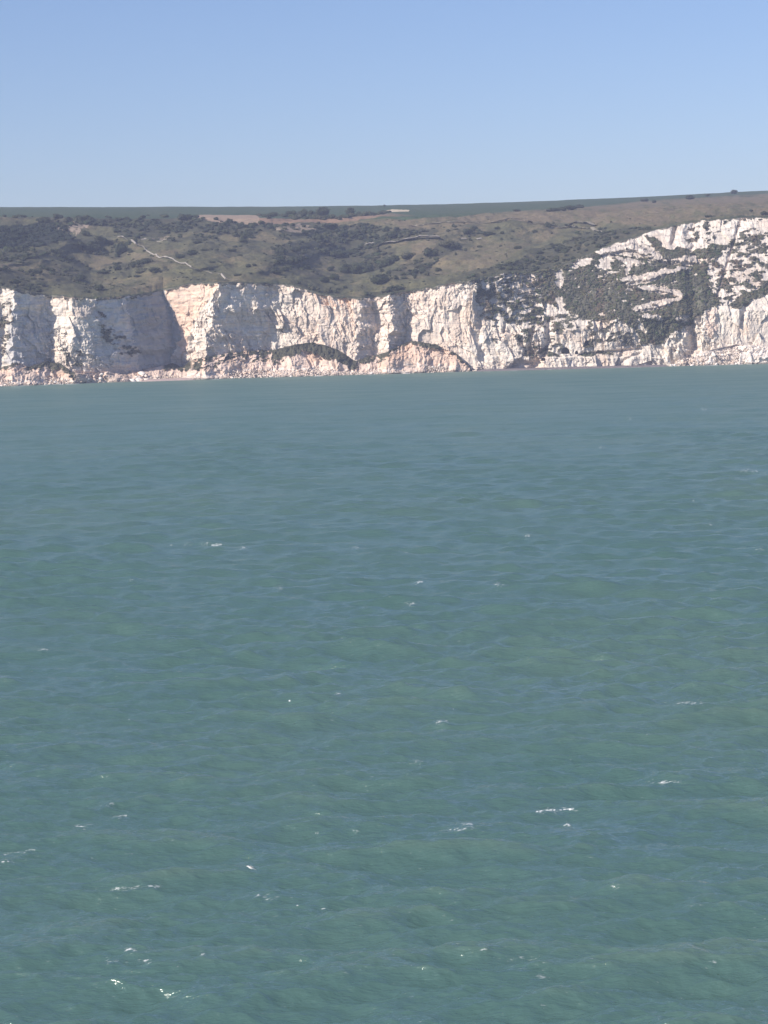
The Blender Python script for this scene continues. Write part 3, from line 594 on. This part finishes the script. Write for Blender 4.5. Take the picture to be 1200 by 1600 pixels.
for ph, bs in zb.items():
    bs.sort(); n = len(bs)
    for i, (px, py, w, h) in enumerate(bs):
        base = hill_at(px, py)[0]; sc_ = base[1] / F; pale = (px, py) in PALE
        o = bpy.data.objects.new('bush', (BM2 if pale else BM)[int(rng.integers(9))]); C.objects.link(o)
        o.location = base - np.array([0, 0, 0.25]); W = w * sc_ * 1.08; o.scale = (W, max(W * 0.8, 3), h * sc_ * 1.08); o.rotation_euler = (0, 0, rng.choice([0, 3.14159]) + rng.uniform(-.35, .35))
        size = 'big round' if w >= 20 and h >= 11 else 'broad low' if w >= 2.4 * h else 'tiny' if w <= 7 else 'rounded' if w < 16 else 'large'
        tone = 'pale grey-green' if pale else 'dark green'
        if n == 1: l = f'{size} {tone} bush {ph}'
        elif 0 < i < n - 1: l = f'{size} bush, {th(i + 1)}from left {ph}'
        else: l = f'{order_word(i, n)}{size} {tone} bush {ph}'
        tag(o, l, 'bush', 'bushes ' + ph)

# scrub masses
SMB = [bush_mesh(800 + k, 90) for k in range(10)]
scf = [s[1] for s in SMB]; scv = [s[0] for s in SMB]; scc = [s[2] for s in SMB]
SC_LABEL = {0: 'dark scrub covering the steep shaded bank at far left', 1: 'long band of dark scrub under the green field', 12: 'thicket of dark scrub filling the central combe', 14: 'dark scrub tongue climbing the right side of the combe', 15: 'dark green scrub slope above the zigzag path'}
groups = {}
for gi, (poly, dens) in enumerate(SCRUB):
    pa = np.array(poly, float); x0, y0 = pa.min(0); x1, y1 = pa.max(0); x0 = max(x0, -60); x1 = min(x1, 1260)
    n = int((x1 - x0) * (y1 - y0) / (8.0 if gi == 0 else 4.0 if y1 < 345 and x0 > 400 and x1 < 620 else 15.0) * dens); 
    xs = rng.uniform(x0, x1, n); ys = rng.uniform(y0, y1, n)
    m = inpoly(xs + 4 * fbm(xs / 10, ys / 6, 501, 2), ys + 1.5 * fbm(xs / 10, ys / 6, 505, 2), poly) & (fbm(xs / 14, ys / 6, 511, 3) > (0.55 - 1.1 * dens))
    xs, ys = xs[m], ys[m]; base = hill_at(xs, ys); ok = ys < EDGE(xs) - 1.5
    for b, k in zip(base[ok], rng.integers(0, 10, ok.sum())):
        w = rng.uniform(2.5, 6.5) * (1.25 if dens > .8 else 0.95); h = w * rng.uniform(0.35, 0.62); key = gi if gi in SC_LABEL else -1
        groups.setdefault(key, []).append((b - np.array([0, 0, 0.3]), np.array([w, w * 0.9, h]), rng.uniform(0, 6.28), int(k)))
xs = rng.uniform(-40, 1240, 2200); ys = rng.uniform(342, 465, 2200)
m = (ys < EDGE(xs) - 3) & (ys > SKYL(xs) + 24) & (fbm(xs / 22, ys / 9, 541, 3) > -0.05); xs, ys = xs[m], ys[m]
for b in hill_at(xs, ys):
    w = rng.uniform(0.9, 2.6); groups.setdefault(-1, []).append((b - np.array([0, 0, 0.15]), np.array([w * 1.2, w, w * rng.uniform(0.3, 0.6)]), rng.uniform(0, 6.28), int(rng.integers(10))))
TINT = [np.array(t) for t in ((1, 1, 1), (0.8, 0.85, 0.9), (1.25, 1.2, 1.1), (1.5, 1.25, 1.3), (1.0, 1.2, 0.95))]
for key, pls in groups.items():
    cs = []
    for p in pls:
        t = TINT[int(min(4, max(0, 2 + 2.2 * vn(np.array(p[0][0] / 14), np.array(p[0][1] / 30), 521) + rng.normal() * 0.6)))]
        t = t * 1.2
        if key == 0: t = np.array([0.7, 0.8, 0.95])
        cs.append([c * t for c in scc])
    tag(merge('scrub', scv, scf, pls, M_leaf, cs), SC_LABEL.get(key, 'low scattered scrub and thorn patches over the downland grass'), 'scrub', kind='stuff')
# scrub clinging to the rock face and the slipped masses
def cliff_scrub():
    pls = []; cs = []
    for poly, cov in VEG:
        if cov < 0.4: continue
        pa = np.array(poly, float); x0, y0 = pa.min(0); x1, y1 = pa.max(0); n = int((x1 - x0) * (y1 - y0) / 9.0 * cov)
        xs = rng.uniform(x0, x1, n); ys = rng.uniform(y0, y1, n)
        ci = np.clip(np.round(np.interp(xs, px_cols, np.arange(NC))).astype(int), 0, NC - 1)
        ri = np.clip(((ys - foot[ci]) / (edge[ci] - foot[ci]) * (NR - 1)).astype(int), 0, NR - 1)
        m = (veg[ri, ci] > 0.6) & inpoly(xs, ys, poly); ri, ci = ri[m], ci[m]; xs_, ys_ = xs[m], ys[m]; j = 0
        for a, b in zip(ri, ci):
            w = rng.uniform(1.2, 3.4); pls.append((np.array([Xc[a, b], Yc[a, b] - 0.1, Zc[a, b] - 0.5 * w * 0.6]), np.array([w, w * 0.5, w * rng.uniform(0.5, 0.8)]), 0.0, int(rng.integers(10))))
            br = float(np.clip(0.5 + 1.6 * vn(np.array(xs_[j] / 16), np.array(ys_[j] / 22), 531), 0, 1)); j += 1; t = TINT[rng.integers(5)] * (np.array([1.75, 1.7, 1.75]) * (1 - br) + np.array([2.8, 2.3, 2.3]) * br); cs.append([c * t for c in scc])
    return pls, cs
pls, cs = cliff_scrub()
tag(merge('ivy_scrub', scv, scf, pls, M_leaf, cs), 'dark ivy and scrub clinging to the broken rock face around the zigzag', 'scrub', kind='stuff')

# ------------------------------------------------------------------ sea
def spectrum(L, N, seed, wind_deg, lam_p, Hs, lam_min=0.5):
    r = np.random.default_rng(seed); k1 = np.fft.fftfreq(N, L / N) * 2 * np.pi; kx, ky = np.meshgrid(k1, k1, indexing='ij'); k = np.hypot(kx, ky); k[0, 0] = 1
    kp = 2 * np.pi / lam_p; th_ = np.arctan2(ky, kx) - R(wind_deg)
    S = k ** -4.2 * np.exp(-1.25 * (kp / k) ** 2) * (0.05 + np.cos(th_) ** 6) * (k < 2 * np.pi / lam_min); S[0, 0] = 0
    A = np.sqrt(S) * (r.normal(size=(N, N)) + 1j * r.normal(size=(N, N)))
    h = np.real(np.fft.ifft2(A)); A *= (Hs / 4) / h.std()
    return A, kx, ky, k
L1, L2, NN = 150.0, 97.0, 1024
SP = [spectrum(L1, NN, 5, 80, 14.0, 1.45), spectrum(L2, NN, 9, 68, 8.0, 0.5)]
CUT = [0.0, 0.8, 1.6, 3.2, 6.4, 12.8, 25.6]
LV = []
for lc in CUT:
    row = []
    for A, kx, ky, k in SP:
        f = np.exp(-(k * lc / (2 * np.pi)) ** 2 * 1.2) if lc > 0 else 1.0
        h = np.real(np.fft.ifft2(A * f)); dx = np.real(np.fft.ifft2(1j * kx / k * A * f)); dy = np.real(np.fft.ifft2(1j * ky / k * A * f)); row.append((h.astype(np.float32), dx.astype(np.float32), dy.astype(np.float32)))
    LV.append(row)
def tile(a, x, y, L):
    u = (x / L * NN) % NN; w = (y / L * NN) % NN; i = u.astype(int); j = w.astype(int); fu = u - i; fw = w - j; i2 = (i + 1) % NN; j2 = (j + 1) % NN; i %= NN; j %= NN
    return (a[i, j] * (1 - fu) + a[i2, j] * fu) * (1 - fw) + (a[i, j2] * (1 - fu) + a[i2, j2] * fu) * fw
rowsY = []
q = 1650.0
while True:
    Yv = H * F / (q - HOR); rowsY.append(Yv)
    if Yv > 2000: break
    q -= 0.95 if q > 800 else 0.7
rowsY = np.array(rowsY)
near = np.linspace(30, rowsY[0], 60)[:-1]; far = np.array([2300, 3000, 5000, 9000, 20000.]); rowsY = np.concatenate([near, rowsY, far])
t_in = np.linspace(-0.27, 0.27, 1650); tl = -np.geomspace(0.2705, 1.2, 200)[::-1]; ts = np.concatenate([tl, t_in, -tl[::-1]])
WY, WT = np.meshgrid(rowsY, ts, indexing='ij'); WX = WY * WT
sp_r = np.gradient(rowsY)[:, None] * np.ones_like(WX); sp_c = WY * np.gradient(ts)[None, :]; spc = np.maximum(sp_r * 0.8, sp_c)
lev = np.clip(np.log2(np.maximum(spc * 2.2, 0.4) / 0.4), 0, 6.0) 
a2 = R(33); WXr = WX * math.cos(a2) + WY * math.sin(a2); WYr = -WX * math.sin(a2) + WY * math.cos(a2)
hz = np.zeros_like(WX); dxx = np.zeros_like(WX); dyy = np.zeros_like(WX)
l0 = np.floor(lev).astype(int); lf = lev - l0
for L_ in range(7):
    wgt = np.where(l0 == L_, 1 - lf, 0) + np.where(l0 + 1 == L_, lf, 0)
    rws = np.where(wgt.max(1) > 0)[0]
    if len(rws) == 0: continue
    a, b = rws.min(), rws.max() + 1; s = slice(a, b)
    h1, x1_, y1_ = LV[L_][0]; h2, x2_, y2_ = LV[L_][1]; w_ = wgt[s]
    hz[s] += w_ * (tile(h1, WX[s], WY[s], L1) + tile(h2, WXr[s], WYr[s], L2))
    dxx[s] += w_ * tile(x1_, WX[s], WY[s], L1); dyy[s] += w_ * tile(y1_, WX[s], WY[s], L1)
gain = 1.0 + 0.35 * fbm(WX / 60, WY / 90, 601, 2); calm = sstep(1760, 1650, WY) * 0.8 + 0.2
hz *= gain * calm; SX = WX + 0.55 * dxx * gain * calm; SY = WY + 0.55 * dyy * gain * calm
# whitecaps: (column, row, length px, thickness px)
CAPS = [(868,1268,64,5),(188,1277,24,3),(173,1259,18,2),(426,1404,34,2),(403,1402,12,2),(205,1487,22,6),(225,1503,30,4),(175,1505,20,3),(321,851,18,2.2),(340,853,22,1.6),(380,858,12,2.5),(265,851,8,2),(293,851,12,1.5),(435,921,15,2.2),(642,945,19,2.2),(655,911,14,2.2),(778,914,14,1.8),
 (825,838,10,2),(556,856,12,2),(636,863,9,1.5),(545,903,5,2.5),(68,1017,26,1.8),(1168,736,34,1.6),(1075,1100,54,1.4),(690,1129,20,2),(1185,860,12,2),(527,1086,10,1.5),(20,1335,36,2),(48,1331,24,2.5),(10,1348,22,2),(125,1293,30,2),(655,1191,16,2),(720,1298,50,2),(728,1290,24,2),
 (1040,1224,50,1.6),(885,1290,10,3),(200,1390,50,2.5),(240,1388,20,2.5),(510,1422,14,3),(316,1492,10,2),(500,832,8,1.5),(780,795,8,1.5),(205,908,10,1.8),(170,1190,6,1.5),(940,700,10,1.2),(984,655,10,1),(110,637,8,1),(200,669,8,1),(350,683,5,1),(310,707,6,1),(64,655,8,1),(885,987,8,1.5),(772,1352,8,2),
 (810,1500,44,3),(838,1512,34,3),(845,1530,26,2.5),(760,1484,10,2.5),(960,1387,24,2),(1115,1510,12,3),(1070,1509,12,3),(1082,1418,20,1.5),(340,1455,8,3),(555,1300,10,1.5),(1100,1270,8,2),(1040,915,8,1.2),(1110,820,10,1.2),(1140,650,7,1),(900,612,6,1),(700,590,8,1),(1100,640,10,1.2),(30,604,30,2)]
foam = np.zeros_like(WX)
PXs, PYs = proj(WX, WY, hz)
def cap(px, py, ln, thk, seed, strength=1.0):
    thk = 0.9 * min(thk, 1.7 + 0.35 * thk)
    m = (np.abs(PXs - px) < ln * 1.7) & (np.abs(PYs - py) < thk * 4 + 18)
    if not m.any(): return
    rr_ = random.Random(seed); bend = rr_.uniform(-0.08, 0.02)
    x = PXs[m] - px; y = PYs[m] - py - bend * x - 0.28 * thk * np.sin(x / ln * 8 + seed) - 0.15 * thk * np.sin(x / ln * 19 + seed)
    prof = thk * (0.35 + 0.65 * np.clip(1 - (2 * x / ln) ** 2, 0, 1)) * (0.75 + 0.5 * vn(x / 5 + seed * 3.1, x * 0, 611))
    f = sstep(1.0, 0.35, np.abs(y) / (prof * 0.62)) * sstep(0.52, 0.42, np.abs(x) / ln)
    if ln < 60: f *= sstep(-0.9, 0.1, vn(x / 6.0 + seed, y * 0, 615) + 0.35 * strength)
    else: f *= 1.15 * (0.75 + 0.45 * vn(x / 2.5, y * 0, 617))
    foam[m] = np.maximum(foam[m], f * strength)
    if ln > 9: foam[m] = np.maximum(foam[m], 0.33 * np.exp(-(y / (thk * 1.3 + 2)) ** 2) * np.exp(-(x / (ln * 0.75)) ** 2))
    hz[m] += (0.10 if ln > 9 else 0.0) * np.minimum(WY[m] / 160, 1.6) * np.exp(-(y / (thk + 5)) ** 2) * np.exp(-(x / (ln * 0.6)) ** 2)
for k, c in enumerate(CAPS): cap(*c, k + 1, (0.95 if k == 0 else 0.55) if k < 40 else 0.42)
for k in range(70):
    py = 612 + 1000 * rng.random() ** 1.25; cap(rng.uniform(0, 1200), py, rng.uniform(3, 9), rng.uniform(0.7, 1.2), 100 + k, rng.uniform(0.3, 0.6))
jac = (np.gradient(SX, axis=1) / sp_c)
crest = sstep(0.55, 0.85, hz / 0.55) * 0.0
shoreY = SH(np.clip(PXs, -420, 1620)); wash = sstep(24, 3, shoreY - WY + 2 * fbm(WX / 6, WY * 0, 621, 3)) * (WY < shoreY + 4)
foam = np.maximum(foam, 0.8 * wash * sstep(-0.1, 0.5, fbm(WX / 7, WY / 6, 625, 3)))
silt_crest_light = sstep(220, 10, shoreY - WY + 30 * fbm(WX / 80, WY / 80, 631, 3)) * 0.5 + 0.2 * sstep(-0.2, 0.8, fbm(WX / 45, WY / 120, 635, 3))
farw = np.clip((WY - 160) / 1300, 0, 1) ** 0.7; silt_crest_light = silt_crest_light + 0.45 * sstep(0.10, 0.80, hz) * sstep(330, 130, WY)  # near wave crests tinted paler, light through thin water put into the colour
M_sea, t, b = mat_new('sea_water')
at = t.nodes.new('ShaderNodeAttribute'); at.attribute_name = 'Col'; sep = t.nodes.new('ShaderNodeSeparateColor'); t.links.new(at.outputs['Color'], sep.inputs[0])
def mixc(a, b_, fac):
    n = t.nodes.new('ShaderNodeMix'); n.data_type = 'RGBA'
    for sock, v in ((n.inputs[6], a), (n.inputs[7], b_)):
        if isinstance(v, tuple): sock.default_value = v + (1,)
        else: t.links.new(v, sock)
    t.links.new(fac, n.inputs[0]); return n.outputs[2]
big = noise(t, 0.03, 5, 0.62, stretch=(0.6, 0.5, 1)); 
c1_ = mixc((0.080, 0.144, 0.126), (0.150, 0.205, 0.155), sep.outputs['Green']); c2_ = mixc(c1_, (0.063, 0.134, 0.122), big.outputs['Fac'])
t.nodes.remove(b); L = t.links.new
n = noise(t, 3.2, 3, 0.7, stretch=(0.5, 1.3, 1)); ma = t.nodes.new('ShaderNodeMath'); ma.operation = 'MULTIPLY_ADD'; ma.inputs[1].default_value = 1.9; L(n.outputs['Fac'], ma.inputs[0]); ma.inputs[2].default_value = -1.05
mb = t.nodes.new('ShaderNodeMath'); mb.operation = 'ADD'; L(ma.outputs[0], mb.inputs[0]); L(sep.outputs['Red'], mb.inputs[1])
fm = t.nodes.new('ShaderNodeMapRange'); fm.interpolation_type = 'SMOOTHSTEP'; fm.inputs[1].default_value = 0.20; fm.inputs[2].default_value = 0.85; L(mb.outputs[0], fm.inputs[0])
prev = None
for scale, dist, st, fac in ((0.22, 0.60, (0.7, 2.0, 1, 8), 'far'), (0.8, 0.19, (0.6, 1.7, 1, -12), None), (2.2, 0.105, (0.55, 1.6, 1, 14), None), (6.0, 0.032, (0.7, 1.4, 1, 0), None)):
    n = noise(t, scale, 3, 0.6, stretch=st); bp = t.nodes.new('ShaderNodeBump'); bp.inputs['Distance'].default_value = dist; bp.inputs['Strength'].default_value = 1.0
    if fac == 'far': L(sep.outputs['Blue'], bp.inputs['Strength'])
    L(n.outputs['Fac'], bp.inputs['Height'])
    if prev: L(prev.outputs[0], bp.inputs['Normal'])
    prev = bp
geo = t.nodes.new('ShaderNodeNewGeometry')
vmx = t.nodes.new('ShaderNodeMix'); vmx.data_type = 'VECTOR'; vmx.inputs[0].default_value = 0.35; vmx.inputs[4].default_value = (0, 0, 1); L(prev.outputs[0], vmx.inputs[5])
nz = t.nodes.new('ShaderNodeVectorMath'); nz.operation = 'NORMALIZE'; L(vmx.outputs[1], nz.inputs[0])
body = t.nodes.new('ShaderNodeBsdfDiffuse'); L(c2_, body.inputs['Color']); L(nz.outputs[0], body.inputs['Normal'])
gl = t.nodes.new('ShaderNodeBsdfGlossy'); gl.inputs['Color'].default_value = (0.96, 1.0, 0.93, 1); L(prev.outputs[0], gl.inputs['Normal'])
mr2 = t.nodes.new('ShaderNodeMapRange'); mr2.inputs[3].default_value = 0.13; mr2.inputs[4].default_value = 0.38; L(sep.outputs['Blue'], mr2.inputs[0]); L(mr2.outputs[0], gl.inputs['Roughness'])
fr = t.nodes.new('ShaderNodeFresnel'); fr.inputs['IOR'].default_value = 1.33; L(prev.outputs[0], fr.inputs['Normal'])
fa = t.nodes.new('ShaderNodeMath'); fa.operation = 'ADD'; fa.inputs[1].default_value = 0.30; L(fr.outputs[0], fa.inputs[0])
fd = t.nodes.new('ShaderNodeMath'); fd.operation = 'DIVIDE'; L(fr.outputs[0], fd.inputs[0]); L(fa.outputs[0], fd.inputs[1])
fc = t.nodes.new('ShaderNodeMath'); fc.operation = 'MULTIPLY'; L(fd.outputs[0], fc.inputs[0]); fg = t.nodes.new('ShaderNodeMapRange'); fg.inputs[3].default_value = 0.70; fg.inputs[4].default_value = 0.22; L(sep.outputs['Blue'], fg.inputs[0]); gu = noise(t, 0.05, 6, 0.72, stretch=(0.35, 0.8, 1, 6)); gm = t.nodes.new('ShaderNodeMapRange'); gm.inputs[1].default_value = 0.3; gm.inputs[2].default_value = 0.7; gm.inputs[3].default_value = 0.62; gm.inputs[4].default_value = 1.38; L(gu.outputs['Fac'], gm.inputs[0])
fh = t.nodes.new('ShaderNodeMath'); fh.operation = 'MULTIPLY'; L(fg.outputs[0], fh.inputs[0]); L(gm.outputs[0], fh.inputs[1]); L(fh.outputs[0], fc.inputs[1])
m1 = t.nodes.new('ShaderNodeMixShader'); L(fc.outputs[0], m1.inputs[0]); L(body.outputs[0], m1.inputs[1]); L(gl.outputs[0], m1.inputs[2])
fo = t.nodes.new('ShaderNodeBsdfDiffuse'); fo.inputs['Color'].default_value = (0.8, 0.82, 0.82, 1)
m2 = t.nodes.new('ShaderNodeMixShader'); L(fm.outputs[0], m2.inputs[0]); L(m1.outputs[0], m2.inputs[1]); L(fo.outputs[0], m2.inputs[2])
L(m2.outputs[0], [x for x in t.nodes if x.type == 'OUTPUT_MATERIAL'][0].inputs[0])
seaV = np.stack([SX, SY, hz], -1).reshape(-1, 3)
sea = mesh_from('sea', seaV, grid_faces(*WX.shape), M_sea, np.stack([foam, silt_crest_light, farw], -1).reshape(-1, 3)); tag(sea, kind='structure')

# ------------------------------------------------------------------ gull
def gull():
    import bmesh
    V = []; Fc = []; K = []
    def add(v, f, c):
        o = len(V); V.extend(v); Fc.extend([[i + o for i in q_] for q_ in f]); K.extend([c(p) if callable(c) else c for p in v])
    W = (0.80, 0.80, 0.79); G = (0.36, 0.38, 0.41); BK = (0.03, 0.03, 0.03)
    sec = [(-0.31, 0.012, 0.0), (-0.27, 0.028, 0.004), (-0.24, 0.034, 0.006), (-0.19, 0.036, 0.0), (-0.10, 0.062, -0.012), (0.0, 0.07, -0.018), (0.10, 0.055, -0.01), (0.19, 0.03, 0.0), (0.25, 0.02, 0.004)]
    v = []; n = 12
    for x, r_, z in sec:
        for i in range(n):
            a = 2 * math.pi * i / n; v.append((x, r_ * math.cos(a), z + r_ * 0.92 * math.sin(a)))
    f = [[k * n + i, k * n + (i + 1) % n, (k + 1) * n + (i + 1) % n, (k + 1) * n + i] for k in range(len(sec) - 1) for i in range(n)]; f += [list(range(n))[::-1], [(len(sec) - 1) * n + i for i in range(n)]]
    add(v, f, lambda p: G if (p[2] > 0.02 and -0.17 < p[0] < 0.17) else W)
    add([(-0.30, 0.010, 0.004), (-0.30, -0.010, 0.004), (-0.30, 0, 0.016), (-0.36, 0, -0.006)], [[0, 1, 3], [1, 2, 3], [2, 0, 3], [0, 2, 1]], (0.55, 0.38, 0.06))
    tail = [(0.20, -0.02, 0.006), (0.20, 0.02, 0.006), (0.36, 0.075, 0.0), (0.375, 0.0, 0.0), (0.36, -0.075, 0.0)]; add(tail + [(a, c_, d - 0.006) for a, c_, d in tail], [[0, 1, 2, 3, 4], [9, 8, 7, 6, 5], [0, 4, 9, 5], [1, 6, 7, 2], [2, 7, 8, 3], [3, 8, 9, 4]], W)
    for s in (-1, 1):                                    # wings: arm up and out, hand swept back
        st = [(0.05, -0.13, 0.10, 0.02), (0.18, -0.17, 0.07, 0.10 if s > 0 else 0.02), (0.34, -0.17, 0.05, 0.16 if s > 0 else 0.0), (0.50, -0.09, 0.06, 0.16 if s > 0 else -0.05), (0.64, 0.03, 0.09, 0.12 if s > 0 else -0.11), (0.72, 0.14, 0.15, 0.08 if s > 0 else -0.16)]
        v = []
        for y, x0, x1, z in st:
            for t_, dz in ((0, 0.004), (0.25, 0.016), (0.6, 0.010), (1, 0), (0.6, -0.003), (0.25, -0.004)): v.append((x0 + (x1 - x0) * t_, s * y, z + dz))
        m = 6; f = [[k * m + i, k * m + (i + 1) % m, (k + 1) * m + (i + 1) % m, (k + 1) * m + i] for k in range(len(st) - 1) for i in range(m)] + [list(range(m)), [(len(st) - 1) * m + i for i in range(m)]]
        add(v, f, lambda p: BK if abs(p[1]) > 0.63 else (W if p[0] > 0.035 and abs(p[1]) < 0.5 else G))
    me = bpy.data.meshes.new('gull'); me.from_pydata(V, [], Fc); me.update()
    a = me.attributes.new('Col', 'FLOAT_COLOR', 'POINT')
    for i, c_ in enumerate(K): a.data[i].color = c_ + (1,)
    bm = bmesh.new(); bm.from_mesh(me); bmesh.ops.recalc_face_normals(bm, faces=bm.faces); bm.to_mesh(me); bm.free()
    me.polygons.foreach_set('use_smooth', np.ones(len(me.polygons), bool))
    me.materials.append(ground_mat('feathers', 12, 0.06, 30, 0.0)); o = bpy.data.objects.new('gull', me); C.objects.link(o)
    p = pos(392.5, 1356.0, 152.0); o.location = [float(x) for x in p]
    o.rotation_euler = (R(-25), R(26), R(12)); o.scale = (1.15,) * 3
    tag(o, 'white and grey gull gliding low over the near water', 'gull')
gull()

# ------------------------------------------------------------------ haze
import bmesh
bm = bmesh.new(); bmesh.ops.create_cube(bm, size=1.0); me = bpy.data.meshes.new('haze'); bm.to_mesh(me); bm.free()
hzo = bpy.data.objects.new('haze', me); C.objects.link(hzo)
hzo.scale = (60000, 50000, 330); hzo.location = (0, 5000, 330 / 2 - 75)
hm = bpy.data.materials.new('haze_air'); hm.use_nodes = True; t = hm.node_tree; t.nodes.clear(); o_ = t.nodes.new('ShaderNodeOutputMaterial'); pv = t.nodes.new('ShaderNodeVolumePrincipled')
pv.inputs['Color'].default_value = (0.66, 0.74, 1.0, 1); pv.inputs['Density'].default_value = HAZE_DENSITY; pv.inputs['Anisotropy'].default_value = 0.0
t.links.new(pv.outputs[0], o_.inputs['Volume']); me.materials.append(hm); tag(hzo, 'thin blue sea haze over the water and the cliffs', 'haze', kind='stuff')
